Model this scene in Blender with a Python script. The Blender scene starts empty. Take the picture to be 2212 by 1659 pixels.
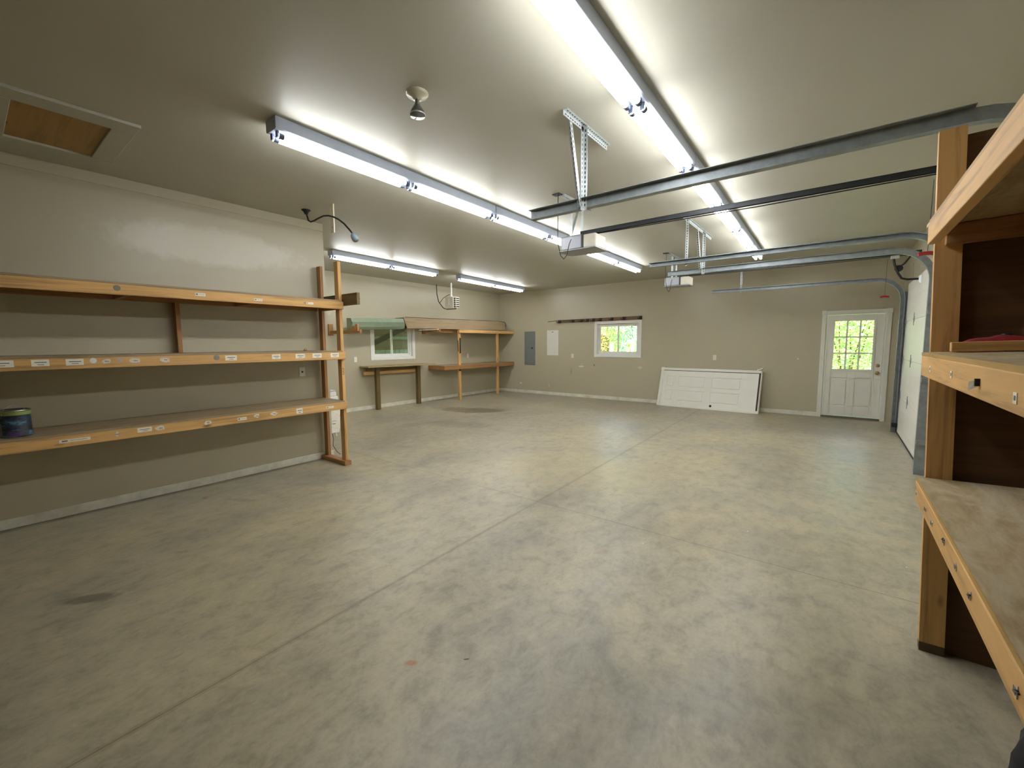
import bpy, bmesh, math, random
from mathutils import Vector, Matrix, Euler, Quaternion
random.seed(7)
S = bpy.context.scene
C = S.collection
PI = math.pi
def lin(c): return tuple(((v/255)/12.92 if v/255 <= .04045 else ((v/255+.055)/1.055)**2.4) for v in c)+(1,)

# ---------------------------------------------------------------- camera
cam = bpy.data.cameras.new('camera'); camo = bpy.data.objects.new('camera', cam); C.objects.link(camo)
cam.sensor_width = 36; cam.lens = 915.8565/2212*36; cam.clip_start = .02; cam.clip_end = 200
_y, _p, _r = math.radians(-37.63), math.radians(-5.4576), math.radians(-.3344)
fw = Vector((math.sin(_y)*math.cos(_p), math.cos(_y)*math.cos(_p), math.sin(_p)))
rt = Vector((math.cos(_y), -math.sin(_y), 0)); up = rt.cross(fw)
rt2 = rt*math.cos(_r)+up*math.sin(_r); up2 = up*math.cos(_r)-rt*math.sin(_r)
camo.matrix_world = Matrix((( rt2.x, up2.x, -fw.x, 0), (rt2.y, up2.y, -fw.y, 0), (rt2.z, up2.z, -fw.z, 1.5048), (0, 0, 0, 1)))
S.camera = camo
# ---------------------------------------------------------------- world, sun, exposure
w = bpy.data.worlds.new('sky'); S.world = w; w.use_nodes = True
nt = w.node_tree; nt.nodes.clear()
wo = nt.nodes.new('ShaderNodeOutputWorld'); bg = nt.nodes.new('ShaderNodeBackground'); sky = nt.nodes.new('ShaderNodeTexSky')
sky.sky_type = 'NISHITA'; sky.sun_disc = False; sky.sun_elevation = math.radians(52); sky.sun_rotation = math.radians(200); sky.air_density = 1.4; sky.dust_density = 2.5
bg.inputs[1].default_value = .42
nt.links.new(sky.outputs[0], bg.inputs[0]); nt.links.new(bg.outputs[0], wo.inputs[0])
sn = bpy.data.lights.new('sun', 'SUN'); sno = bpy.data.objects.new('sun', sn); C.objects.link(sno)
sn.energy = 6.5; sn.angle = .02; sn.color = (1, .95, .85); sno.rotation_euler = (math.radians(42), 0, math.radians(-14))
sno.location = (0, -6, 12)
S.view_settings.view_transform = 'Standard'; S.view_settings.look = 'None'; S.view_settings.gamma = 1; S.view_settings.exposure = 1.7
try: S.view_settings.use_curve_mapping = False
except Exception: pass
TUBE = 12.0          # brightness of the fluorescent tubes
S.cycles.max_bounces = 10; S.cycles.diffuse_bounces = 6; S.cycles.caustics_reflective = False; S.cycles.caustics_refractive = False
S.cycles.sample_clamp_indirect = 6

# ---------------------------------------------------------------- materials
class M:
    def __init__(s, name):
        s.m = bpy.data.materials.new(name); s.m.use_nodes = True; s.t = s.m.node_tree; s.N = s.t.nodes
        s.b = s.N['Principled BSDF']; s.tc = None
    def n(s, ty, **k):
        n = s.N.new(ty)
        for a, v in k.items(): setattr(n, a, v)
        return n
    def l(s, a, b): s.t.links.new(a, b)
    def co(s, scale=(1, 1, 1), kind='Object', loc=(0, 0, 0)):
        if not s.tc: s.tc = s.n('ShaderNodeTexCoord')
        mp = s.n('ShaderNodeMapping'); mp.inputs['Scale'].default_value = scale; mp.inputs['Location'].default_value = loc
        s.l(s.tc.outputs[kind], mp.inputs[0]); return mp.outputs[0]
    def noise(s, v, sc, det=4, ro=.6, dist=0):
        n = s.n('ShaderNodeTexNoise'); n.inputs['Scale'].default_value = sc; n.inputs['Detail'].default_value = det
        n.inputs['Roughness'].default_value = ro; n.inputs['Distortion'].default_value = dist; s.l(v, n.inputs['Vector']); return n.outputs['Fac']
    def ramp(s, f, stops):
        r = s.n('ShaderNodeValToRGB'); e = r.color_ramp.elements
        while len(e) < len(stops): e.new(.5)
        for i, (p, c) in enumerate(stops):
            e[i].position = p; e[i].color = c if len(c) == 4 else tuple(c)+(1,)
        s.l(f, r.inputs[0]); return r.outputs[0]
    def mix(s, f, a, b, mode='MIX'):
        m = s.n('ShaderNodeMix'); m.data_type = 'RGBA'; m.blend_type = mode
        for sock, v in ((0, f), (6, a), (7, b)):
            if isinstance(v, (int, float, tuple)): m.inputs[sock].default_value = v
            else: s.l(v, m.inputs[sock])
        return m.outputs[2]
    def math(s, op, a, b=None, c=None):
        m = s.n('ShaderNodeMath'); m.operation = op
        for i, v in enumerate((a, b, c)):
            if v is None: continue
            if isinstance(v, (int, float)): m.inputs[i].default_value = v
            else: s.l(v, m.inputs[i])
        return m.outputs[0]
    def sep(s, v):
        n = s.n('ShaderNodeSeparateXYZ'); s.l(v, n.inputs[0]); return n.outputs
    def bump(s, h, st=.2, d=.01):
        b = s.n('ShaderNodeBump'); b.inputs['Strength'].default_value = st; b.inputs['Distance'].default_value = d
        s.l(h, b.inputs['Height']); s.l(b.outputs[0], s.b.inputs['Normal'])
    def col(s, c):
        if isinstance(c, tuple): s.b.inputs['Base Color'].default_value = c
        else: s.l(c, s.b.inputs['Base Color'])
    def set(s, rough=None, metal=None, spec=None, coat=None):
        if rough is not None:
            if isinstance(rough, (int, float)): s.b.inputs['Roughness'].default_value = rough
            else: s.l(rough, s.b.inputs['Roughness'])
        if metal is not None: s.b.inputs['Metallic'].default_value = metal
        if spec is not None: s.b.inputs['Specular IOR Level'].default_value = spec
        return s

def plain(name, c, rough=.5, metal=0, var=.06, sc=8, spec=.5):
    m = M(name); v = m.noise(m.co(), sc, 5)
    a = lin(c); d = tuple(x*(1-var*2) for x in a[:3])+(1,); e = tuple(min(1, x*(1+var)) for x in a[:3])+(1,)
    m.col(m.ramp(v, [(.3, d), (.7, e)])); m.set(rough, metal, spec); m.bump(m.noise(m.co(), sc*12, 2), .06, .002)
    return m.m

def wood(name, c, axis, dark=.62, knots=True, rough=.62, grain=1.0):
    m = M(name); st = [26, 26, 26]; st['xyz'.index(axis)] = 1.3
    co = m.co(tuple(st)); g = m.noise(co, 1.0*grain, 6, .62, .6)
    a = lin(c); d = tuple(x*dark for x in a[:3])+(1,); e = tuple(min(1, x*1.12) for x in a[:3])+(1,)
    cc = m.ramp(g, [(.34, d), (.5, a), (.66, e)])
    b2 = m.noise(m.co(), 1.6, 3); cc = m.mix(.28, cc, m.ramp(b2, [(.3, d), (.7, e)]))
    if knots:
        st2 = [9, 9, 9]; st2['xyz'.index(axis)] = 3.2
        vo = m.n('ShaderNodeTexVoronoi'); vo.inputs['Scale'].default_value = 1.0; m.l(m.co(tuple(st2)), vo.inputs['Vector'])
        k = m.ramp(vo.outputs['Distance'], [(.05, (1, 1, 1, 1)), (.16, (0, 0, 0, 1))])
        gate = m.ramp(m.noise(m.co(), 3.7, 1), [(.48, (0, 0, 0, 1)), (.53, (1, 1, 1, 1))])
        k2 = m.mix(1.0, k, gate, 'MULTIPLY')
        cc = m.mix(k2, cc, tuple(x*.3 for x in a[:3])+(1,))
    m.col(cc); m.set(rough); m.bump(g, .12, .003); return m.m

PINE = {a: wood('pine_'+a, (214, 168, 104), a, .5) for a in 'xyz'}
OLDP = {a: wood('aged_pine_'+a, (168, 122, 74), a, .5) for a in 'xyz'}
TREAT = {a: wood('treated_wood_'+a, (112, 92, 52), a, .5) for a in 'xyz'}
DECK = wood('plywood_deck', (158, 138, 106), 'y', .55, True, .55)
mt = M('stained_plywood'); g1 = mt.noise(mt.co((5, 1.6, 5)), 1.3, 7, .7, 1.2); g2 = mt.noise(mt.co((30, 3, 30)), 1, 4)
mt.col(mt.mix(.35, mt.ramp(g1, [(.3, lin((128, 108, 76))), (.47, lin((172, 154, 116))), (.62, lin((204, 192, 164))), (.75, lin((150, 126, 88)))]), mt.ramp(g2, [(.3, lin((120, 96, 66))), (.7, lin((188, 166, 130)))]))); mt.set(.5); STDECK = mt.m
PLYDK = wood('dark_plywood', (98, 68, 38), 'x', .6, False, .7)
PLYHATCH = wood('hatch_plywood', (170, 132, 74), 'x', .7, True, .6)
PLYEDGE = wood('plywood_edge', (176, 140, 74), 'y', .7, False)
WHITE = plain('white_paint', (226, 226, 216), .4, 0, .02)
DOORW = plain('door_white', (232, 230, 220), .42, 0, .02, 3)
VINYL = plain('white_vinyl', (236, 236, 230), .35, 0, .02)
PLATE = plain('outlet_plastic', (232, 230, 220), .35, 0, .02)
SLOT = plain('dark_slot', (40, 38, 36), .6)
PAPER = plain('paper_label', (236, 232, 216), .8, 0, .05, 30)
PAPERT = plain('torn_paper', (222, 216, 200), .85, 0, .12, 60)
INK = plain('label_ink', (120, 122, 122), .8)
GALV = plain('galvanized_steel', (150, 158, 162), .42, .4, .12, 14)
GALVB = plain('bright_galvanized', (205, 212, 212), .38, .6, .1, 18)
DKMET = plain('dark_rail_metal', (52, 54, 58), .45, .5, .1)
BLACK = plain('black_rubber', (22, 22, 23), .6)
CORD = plain('black_cord', (30, 29, 34), .55)
GREYP = plain('panel_grey', (124, 130, 130), .45, .1, .04)
OPENG = plain('opener_grey', (150, 152, 158), .38, .3, .05)
CREAM = plain('lens_cream', (214, 208, 190), .4)
BRASS = plain('brass', (200, 160, 90), .28, .9)
RED = plain('red_plastic', (150, 30, 26), .5)
REDC = plain('red_cloth', (130, 24, 28), .9, 0, .2, 12)
CARD = wood('cardboard', (154, 134, 104), 'y', .75, False, .8)
GREEN = plain('green_coated_metal', (132, 146, 122), .42, .1, .05)
HEATB = plain('heater_enamel', (214, 208, 190), .45)
HOLDER = plain('lampholder_white', (210, 212, 216), .45)
LHOLD = plain('lampholder_grey', (88, 96, 122), .5)
HOUS = plain('fixture_enamel', (186, 196, 218), .45, 0, .03)
PORC = plain('porcelain', (190, 184, 158), .3)
BULB = plain('bulb_glass', (120, 122, 124), .12, .4)
CANL = plain('can_steel', (180, 184, 176), .25, .9)
CANG = plain('can_green', (130, 150, 78), .4)
CANB = M('can_label')
_v = CANB.noise(CANB.co((1, 1, 2.5)), 9, 3); CANB.col(CANB.ramp(_v, [(.42, lin((24, 24, 30))), (.55, lin((40, 60, 84))), (.62, lin((90, 130, 150))), (.7, lin((30, 28, 36)))])); CANB.set(.4); CANB = CANB.m
PURP = plain('can_purple', (90, 60, 100), .5)
BARK = plain('post_wood_pale', (226, 196, 150), .8)

mt = M('painted_wall')                                   # beige satin paint with faint roller texture, scuffs and one painted-in sheen patch
cw = mt.co(); nz = mt.noise(cw, .7, 4); base = mt.ramp(nz, [(.25, lin((182, 174, 150))), (.75, lin((189, 181, 157)))])
sc_ = mt.ramp(mt.noise(mt.co((1, 1, 1.6)), 4.3, 2, .5), [(.80, (0, 0, 0, 1)), (.83, (1, 1, 1, 1))])
XW = mt.sep(cw)
def wmark(ax, x, z, rx, rz, gate, f, c, src, wob=.5, soft=.2):
    nn = mt.noise(mt.co(), 9, 4, .7)
    u = mt.math('DIVIDE', mt.math('SUBTRACT', XW[ax], x), rx); v = mt.math('DIVIDE', mt.math('SUBTRACT', XW[2], z), rz)
    d = mt.math('ADD', mt.math('SQRT', mt.math('ADD', mt.math('MULTIPLY', u, u), mt.math('MULTIPLY', v, v))), mt.math('MULTIPLY', mt.math('SUBTRACT', nn, .5), wob*2))
    rr = mt.n('ShaderNodeMapRange'); rr.inputs[1].default_value = 1; rr.inputs[2].default_value = 1-soft; rr.inputs[3].default_value = 0; rr.inputs[4].default_value = f
    mt.l(d, rr.inputs[0]); g = mt.math('MULTIPLY', rr.outputs[0], gate)
    return mt.mix(g, src, lin(c))
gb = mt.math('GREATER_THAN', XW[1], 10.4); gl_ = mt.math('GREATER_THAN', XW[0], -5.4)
base = mt.mix(sc_, base, lin((196, 190, 168)))
for (x, z, rx, rz, f, c) in [(-5.66, .862, .09, .028, .8, (226, 222, 202)), (-5.63, .93, .03, .015, .5, (220, 214, 194)), (-5.27, .905, .018, .03, .8, (96, 88, 74)), (-3.99, .877, .06, .035, .6, (222, 218, 196)),
        (-7.75, .29, .05, .03, .8, (224, 220, 200)), (-6.72, .27, .03, .05, .4, (220, 216, 196)), (-.67, 1.157, .02, .015, .8, (226, 222, 206)), (-5.98, .72, .04, .12, .25, (120, 112, 94)), (.575, 2.33, .045, .008, .0, (150, 40, 30))]:
    base = wmark(0, x, z, rx, rz, gb, f, c, base)
base = wmark(1, 1.75, 2.55, 1.0, .22, gl_, .65, (210, 205, 188), base, .35, .3)  # left-wall sheen from the tubes, painted in as a lighter ellipse
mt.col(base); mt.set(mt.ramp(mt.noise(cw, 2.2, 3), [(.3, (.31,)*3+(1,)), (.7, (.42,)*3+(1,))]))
mt.bump(mt.noise(cw, 90, 3), .08, .003); WALL = mt.m
mt = M('painted_ceiling'); nz = mt.noise(mt.co(), .8, 4)
mt.col(mt.ramp(nz, [(.25, lin((183, 180, 167))), (.75, lin((189, 186, 173)))])); mt.set(.5); mt.bump(mt.noise(mt.co(), 60, 3), .08, .003); CEIL = mt.m

XLW = -5.37
mt = M('concrete_floor')
co = mt.co()
n1 = mt.noise(mt.co((1, 1, 1)), .55, 5, .62, .8); n2 = mt.noise(mt.co((1.0, .55, 1), loc=(4, 2, 0)), 2.1, 7, .68, .9); n3 = mt.noise(mt.co((1, .7, 1), loc=(9, 1, 0)), 9, 8, .72, .4)
c1 = mt.ramp(n1, [(.36, lin((140, 137, 126))), (.5, lin((166, 158, 138))), (.64, lin((186, 175, 142)))])
c2 = mt.ramp(n2, [(.33, lin((138, 133, 118))), (.5, lin((166, 158, 136))), (.66, lin((184, 175, 148)))])
cc = mt.mix(.55, c1, c2); c3 = mt.ramp(n3, [(.34, (.68, .675, .66, 1)), (.5, (.97, .96, .94, 1)), (.68, (1.12, 1.11, 1.07, 1))]); cc = mt.mix(.8, cc, c3, 'MULTIPLY')
X = mt.sep(co)
def ell(x, y, rx, ry, ang, edge=.35, wob=.35):
    ca, sa = math.cos(ang), math.sin(ang)
    dx = mt.math('SUBTRACT', X[0], x); dy = mt.math('SUBTRACT', X[1], y)
    u = mt.math('DIVIDE', mt.math('ADD', mt.math('MULTIPLY', dx, ca), mt.math('MULTIPLY', dy, sa)), rx)
    v = mt.math('DIVIDE', mt.math('SUBTRACT', mt.math('MULTIPLY', dy, ca), mt.math('MULTIPLY', dx, sa)), ry)
    d = mt.math('SQRT', mt.math('ADD', mt.math('MULTIPLY', u, u), mt.math('MULTIPLY', v, v)))
    d = mt.math('ADD', d, mt.math('MULTIPLY', mt.math('SUBTRACT', n2, .5), wob*6))
    r = mt.n('ShaderNodeMapRange'); r.inputs[1].default_value = 1; r.inputs[2].default_value = 1-edge; r.inputs[3].default_value = 0; r.inputs[4].default_value = 1
    mt.l(d, r.inputs[0]); return r.outputs[0]
for (x, y, rx, ry, a, f, c) in [(-6.6, 7.0, 1.0, .42, .2, .55, (96, 78, 58)), (-5.6, 5.6, .8, .35, .3, .28, (104, 98, 86)), (-3.49, .34, .17, .055, .9, .55, (70, 66, 58)),
        (-4.55, 1.56, .22, .05, .5, .3, (90, 82, 66)), (-1.53, 1.19, .05, .03, .6, .6, (176, 104, 58)), (-1.337, 1.365, .018, .006, .8, .9, (40, 36, 30)),
        (-4.9, 1.37, .05, .03, 0, .5, (140, 80, 66)), (-2.6, 4.4, 1.3, .8, .4, .22, (190, 176, 132)), (-.6, 3.5, 1.2, .5, .2, .2, (120, 112, 96)),
        (-1.28, 2.72, .03, .10, -.7, .22, (142, 110, 74)), (-.2, 8.6, .9, .4, 0, .22, (110, 102, 88)),
        (-.35, 1.9, .5, .3, .4, .18, (112, 110, 98))]:
    e_ = ell(x, y, rx, ry, a); cc = mt.mix(mt.math('MULTIPLY', e_, f), cc, lin(c))
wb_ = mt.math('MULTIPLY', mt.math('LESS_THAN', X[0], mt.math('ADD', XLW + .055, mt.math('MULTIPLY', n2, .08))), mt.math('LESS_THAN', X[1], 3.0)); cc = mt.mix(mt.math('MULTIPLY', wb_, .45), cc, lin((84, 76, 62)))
# saw-cut joints
def joint(expr, wd, lo, hi, axis):
    a = mt.math('ABSOLUTE', expr); f = mt.math('LESS_THAN', a, wd)
    g = mt.math('MULTIPLY', mt.math('GREATER_THAN', X[axis], lo), mt.math('LESS_THAN', X[axis], hi))
    return mt.math('MULTIPLY', f, g)
j1 = joint(mt.math('SUBTRACT', X[1], 3.255), .003, -9, 9, 0)
jb = mt.math('ADD', mt.math('ADD', X[0], 2.11), mt.math('MULTIPLY', X[1], .031))
j2 = joint(jb, .003, -5, 12, 1); j2w = joint(jb, .02, -5, 12, 1)
j3 = joint(mt.math('SUBTRACT', mt.math('ADD', X[1], mt.math('MULTIPLY', X[0], .08)), 6.45), .006, -9, -4, 0)
j4 = joint(mt.math('ADD', X[0], 5.35), .006, 3, 12, 1)
cc = mt.mix(mt.math('MULTIPLY', mt.math('MULTIPLY', j2w, n2), .4), cc, lin((110, 96, 76)))
cc = mt.mix(mt.math('MULTIPLY', j1, .6), cc, lin((70, 58, 42))); cc = mt.mix(mt.math('MULTIPLY', j2, .5), cc, lin((84, 66, 46)))
cc = mt.mix(mt.math('MULTIPLY', mt.math('MAXIMUM', j3, j4), .4), cc, lin((100, 80, 58)))
# paint flecks
fl = mt.n('ShaderNodeTexVoronoi'); fl.inputs['Scale'].default_value = 3.1; mt.l(mt.co((1, .8, 0)), fl.inputs['Vector'])
ff = mt.math('LESS_THAN', fl.outputs['Distance'], .018); cc = mt.mix(mt.math('MULTIPLY', ff, .8), cc, lin((226, 224, 214)))
cc = mt.mix(.6, cc, mt.ramp(mt.noise(mt.co((1, .7, 1)), 42, 5, .75), [(.3, (.78, .77, .75, 1)), (.55, (1.03, 1.03, 1.02, 1))]), 'MULTIPLY')
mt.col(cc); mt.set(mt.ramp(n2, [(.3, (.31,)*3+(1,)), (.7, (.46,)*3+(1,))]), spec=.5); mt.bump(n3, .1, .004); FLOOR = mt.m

mt = M('baseboard_paint'); nz = mt.noise(mt.co(), 5, 5, .7)
mt.col(mt.ramp(nz, [(.3, lin((200, 196, 178))), (.6, lin((232, 230, 216)))])); mt.set(.5); BASEB = mt.m
mt = M('fluorescent_tube'); mt.b.inputs['Emission Color'].default_value = (.985, .985, .945, 1); mt.b.inputs['Emission Strength'].default_value = TUBE; mt.col((.9, .9, .9, 1)); TUBEM = mt.m
mt = M('window_glass'); N = mt.N; tr = N.new('ShaderNodeBsdfTransparent'); gl = N.new('ShaderNodeBsdfGlossy'); gl.inputs['Roughness'].default_value = .02
fr = N.new('ShaderNodeFresnel'); fr.inputs[0].default_value = 1.5; ms = N.new('ShaderNodeMixShader'); tr.inputs[0].default_value = (.93, .96, .95, 1)
mt.l(fr.outputs[0], ms.inputs[0]); mt.l(tr.outputs[0], ms.inputs[1]); mt.l(gl.outputs[0], ms.inputs[2]); mt.l(ms.outputs[0], N['Material Output'].inputs[0]); GLASS = mt.m
def leafmat(name, a, b, c):
    m = M(name); v = m.noise(m.co(), 2.4, 3); v2 = m.noise(m.co(), 11, 3)
    m.col(m.mix(.5, m.ramp(v, [(.35, lin(a)), (.5, lin(b)), (.68, lin(c))]), m.ramp(v2, [(.3, lin(a)), (.7, lin(c))]))); m.set(.55)
    tl = m.N.new('ShaderNodeBsdfTranslucent'); mx = m.N.new('ShaderNodeMixShader'); mx.inputs[0].default_value = .35
    tl.inputs[0].default_value = lin(c); m.l(m.b.outputs[0], mx.inputs[1]); m.l(tl.outputs[0], mx.inputs[2]); m.l(mx.outputs[0], m.N['Material Output'].inputs[0]); return m.m
LEAFY = leafmat('yellow_green_leaves', (110, 150, 76), (168, 200, 104), (214, 228, 150))
LEAFG = leafmat('green_leaves', (98, 140, 108), (150, 190, 148), (200, 225, 192))
LEAFO = leafmat('orange_red_leaves', (150, 170, 90), (206, 164, 118), (220, 216, 150))
GRASS = plain('lawn_grass', (120, 150, 90), .9, 0, .2, 3)

WET = plain('damp_wood', (92, 72, 46), .7, 0, .2)
# ---------------------------------------------------------------- mesh helpers
class MB:
    def __init__(s): s.v = []; s.f = []; s.mi = []; s.smooth = []
    def add(s, vs, fs, mi=0, sm=False):
        o = len(s.v); s.v += [tuple(v) for v in vs]
        for f in fs: s.f.append([i+o for i in f]); s.mi.append(mi); s.smooth.append(sm)
        return s
    def box(s, x0, x1, y0, y1, z0, z1, mi=0):
        if x0 > x1: x0, x1 = x1, x0
        if y0 > y1: y0, y1 = y1, y0
        if z0 > z1: z0, z1 = z1, z0
        return s.add([(x0, y0, z0), (x1, y0, z0), (x1, y1, z0), (x0, y1, z0), (x0, y0, z1), (x1, y0, z1), (x1, y1, z1), (x0, y1, z1)],
                     [(0, 3, 2, 1), (4, 5, 6, 7), (0, 1, 5, 4), (1, 2, 6, 5), (2, 3, 7, 6), (3, 0, 4, 7)], mi)
    def prism(s, poly, a, b, mi=0, closed=True):
        """poly: 3-D outline at start; swept by vector b-a"""
        d = Vector(b)-Vector(a); n = len(poly); vs = [Vector(p) for p in poly]+[Vector(p)+d for p in poly]
        fs = [(i, (i+1) % n, n+(i+1) % n, n+i) for i in range(n)]
        if closed: fs += [tuple(range(n))[::-1], tuple(range(n, 2*n))]
        return s.add(vs, fs, mi)
    def bar(s, p, q, w, h, upv=(0, 0, 1), mi=0):
        p, q = Vector(p), Vector(q); d = (q-p).normalized(); u = Vector(upv)
        if abs(d.dot(u)) > .99: u = Vector((1, 0, 0))
        sd = d.cross(u).normalized(); u = sd.cross(d)
        poly = [p-sd*w/2-u*h/2, p+sd*w/2-u*h/2, p+sd*w/2+u*h/2, p-sd*w/2+u*h/2]
        return s.prism(poly, p, q, mi)
    def tube(s, pts, r, n=10, mi=0, cap=True):
        pts = [Vector(p) for p in pts]; rings = []; prev = None
        for i, p in enumerate(pts):
            d = (pts[min(i+1, len(pts)-1)]-pts[max(i-1, 0)]).normalized()
            if prev is None:
                u = Vector((0, 0, 1)) if abs(d.z) < .9 else Vector((1, 0, 0)); a = d.cross(u).normalized()
            else: a = (prev-d*prev.dot(d)).normalized()
            prev = a; b = d.cross(a); rr = r[i] if isinstance(r, (list, tuple)) else r
            rings.append([p+(a*math.cos(t)+b*math.sin(t))*rr for t in [2*PI*k/n for k in range(n)]])
        vs = [v for rg in rings for v in rg]; fs = []
        for i in range(len(rings)-1):
            for k in range(n): fs.append((i*n+k, i*n+(k+1) % n, (i+1)*n+(k+1) % n, (i+1)*n+k))
        s.add(vs, fs, mi, True)
        if cap: s.add(rings[0], [tuple(range(n))[::-1]], mi); s.add(rings[-1], [tuple(range(n))], mi)
        return s
    def lathe(s, prof, c, n=24, axis=(0, 0, 1), mi=0):
        """prof: list of (r, h) along axis"""
        c = Vector(c); q = Vector((0, 0, 1)).rotation_difference(Vector(axis).normalized()); vs = []; fs = []
        for r, h in prof:
            for k in range(n): vs.append(c+q @ Vector((r*math.cos(2*PI*k/n), r*math.sin(2*PI*k/n), h)))
        for i in range(len(prof)-1):
            for k in range(n): fs.append((i*n+k, i*n+(k+1) % n, (i+1)*n+(k+1) % n, (i+1)*n+k))
        s.add(vs, fs, mi, True)
        m = len(prof)-1
        if prof[0][0] > 1e-4: s.add(vs[:n], [tuple(range(n))[::-1]], mi)
        if prof[m][0] > 1e-4: s.add(vs[m*n:], [tuple(range(n))], mi)
        return s
    def shift(s, o): s.v = [(a-o[0], b-o[1], c-o[2]) for a, b, c in s.v]; return s
    def build(s, name, mats, parent=None, bev=0, org=None):
        """org: world origin of the root thing when the vertices were given in world coordinates"""
        if org is not None: s.shift(org)
        me = bpy.data.meshes.new(name); me.from_pydata(s.v, [], s.f)
        for m in (mats if isinstance(mats, (list, tuple)) else [mats]): me.materials.append(m)
        for p, mi, sm in zip(me.polygons, s.mi, s.smooth): p.material_index = mi; p.use_smooth = sm
        me.update(); bm = bmesh.new(); bm.from_mesh(me); bmesh.ops.recalc_face_normals(bm, faces=bm.faces); bm.to_mesh(me); bm.free()
        o = bpy.data.objects.new(name, me); C.objects.link(o)
        if parent: o.parent = parent
        if bev:
            b = o.modifiers.new('bevel', 'BEVEL'); b.width = bev; b.segments = 2; b.limit_method = 'ANGLE'
        return o
def tag(o, label, cat, group=None, kind=None):
    o['label'] = label; o['category'] = cat
    if group: o['group'] = group
    if kind: o['kind'] = kind
    return o
def thing(name, label, cat, loc=(0, 0, 0), group=None, rot=(0, 0, 0)):
    o = bpy.data.objects.new(name, None); C.objects.link(o); o.location = loc; o.rotation_euler = rot; o.empty_display_size = .1
    return tag(o, label, cat, group)
def struct(o, label=None):
    o['kind'] = 'structure'
    if label: o['label'] = label
    return o
def dup(root, loc, label, rot=None, group=None):
    def cp(o, par):
        c = o.copy(); C.objects.link(c); c.parent = par
        for ch in o.children: cp(ch, c)
        return c
    r = cp(root, None); r.location = loc; r['label'] = label
    if rot is not None: r.rotation_euler = rot
    if group: r['group'] = group
    return r
def arc(c, r, a0, a1, n, f): return [f(c, r, a0+(a1-a0)*i/n) for i in range(n+1)]

# ---------------------------------------------------------------- room shell
H = 3.05; XL = -5.37; XF = -8.612; YW = 10.5; XR = .87; YN = -4.2
def wall_holes(name, axis, pos, th, u0, u1, z0, z1, holes, mat):
    """axis 'y': wall in plane y=pos spanning x u0..u1, thick outward by th"""
    us = sorted({u0, u1, *[h[0] for h in holes], *[h[1] for h in holes]}); zs = sorted({z0, z1, *[h[2] for h in holes], *[h[3] for h in holes]})
    b = MB()
    P = (lambda u, d, z: (u, pos+d, z)) if axis == 'y' else (lambda u, d, z: (pos+d, u, z))
    def hole(u, z): return any(h[0] < u < h[1] and h[2] < z < h[3] for h in holes)
    def q(a, bb, c, d): b.add([a, bb, c, d], [(0, 1, 2, 3)])
    for i in range(len(us)-1):
        for j in range(len(zs)-1):
            a, c, e, f = us[i], us[i+1], zs[j], zs[j+1]
            if hole((a+c)/2, (e+f)/2): continue
            q(P(a, 0, e), P(c, 0, e), P(c, 0, f), P(a, 0, f)); q(P(a, th, e), P(c, th, e), P(c, th, f), P(a, th, f))
    for h in holes+[(u0, u1, z0, z1)]:
        a, c, e, f = h
        q(P(a, 0, e), P(a, th, e), P(a, th, f), P(a, 0, f)); q(P(c, 0, e), P(c, th, e), P(c, th, f), P(c, 0, f))
        q(P(a, 0, e), P(a, th, e), P(c, th, e), P(c, 0, e)); q(P(a, 0, f), P(a, th, f), P(c, th, f), P(c, 0, f))
    return struct(b.build(name, mat))
WIN2 = (-5.2, -4.04, 1.19, 2.02); DOOR1 = (-.235, .665, 0, 2.045); WIN1 = (5.88, 7.04, 1.19, 2.02)
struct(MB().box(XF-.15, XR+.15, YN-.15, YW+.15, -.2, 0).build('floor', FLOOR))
struct(MB().box(XF-.3, XR+.3, YN-.3, YW+.3, H, H+.2).build('ceiling', CEIL))
wall_holes('wall_back', 'y', YW, .15, XF-.15, XR+.15, 0, H, [WIN2, DOOR1], WALL)
wall_holes('wall_far_left', 'x', XF, -.15, 2.98, YW, 0, H, [WIN1], WALL)
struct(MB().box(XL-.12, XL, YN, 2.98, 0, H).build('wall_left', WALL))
struct(MB().box(XF-.15, XL-.12, 2.86, 2.98, 0, H).build('wall_alcove', WALL))
struct(MB().box(XL-.12, XR+.15, YN-.15, YN, 0, H).build('wall_front', WALL))
GD = [(2.9, 5.6, 0, 2.36), (6.54, 9.33, 0, 2.36)]
wall_holes('wall_right', 'x', XR, .15, YN, YW, 0, H, GD, WALL)
def bboard(name, x0, x1, y0, y1):
    b = MB().box(x0, x1, y0, y1, 0, .085); return struct(b.build(name, BASEB, bev=.004))
bboard('baseboard_left', XL, XL+.014, YN, 2.98); bboard('baseboard_alcove', XL-.12, XL+.014, 2.98, 2.994)
bboard('baseboard_far_left', XF, XF+.014, 2.98, YW); bboard('baseboard_back', XF, -.3, YW-.014, YW); bboard('baseboard_right', XR-.014, XR, 5.72, 6.44)
struct(MB().box(XL, XL+.006, YN, 2.98, 2.955, H).build('trim_1', WALL)); struct(MB().box(XF, XF+.006, 2.98, YW, 2.95, H).build('trim_2', WALL))

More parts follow.
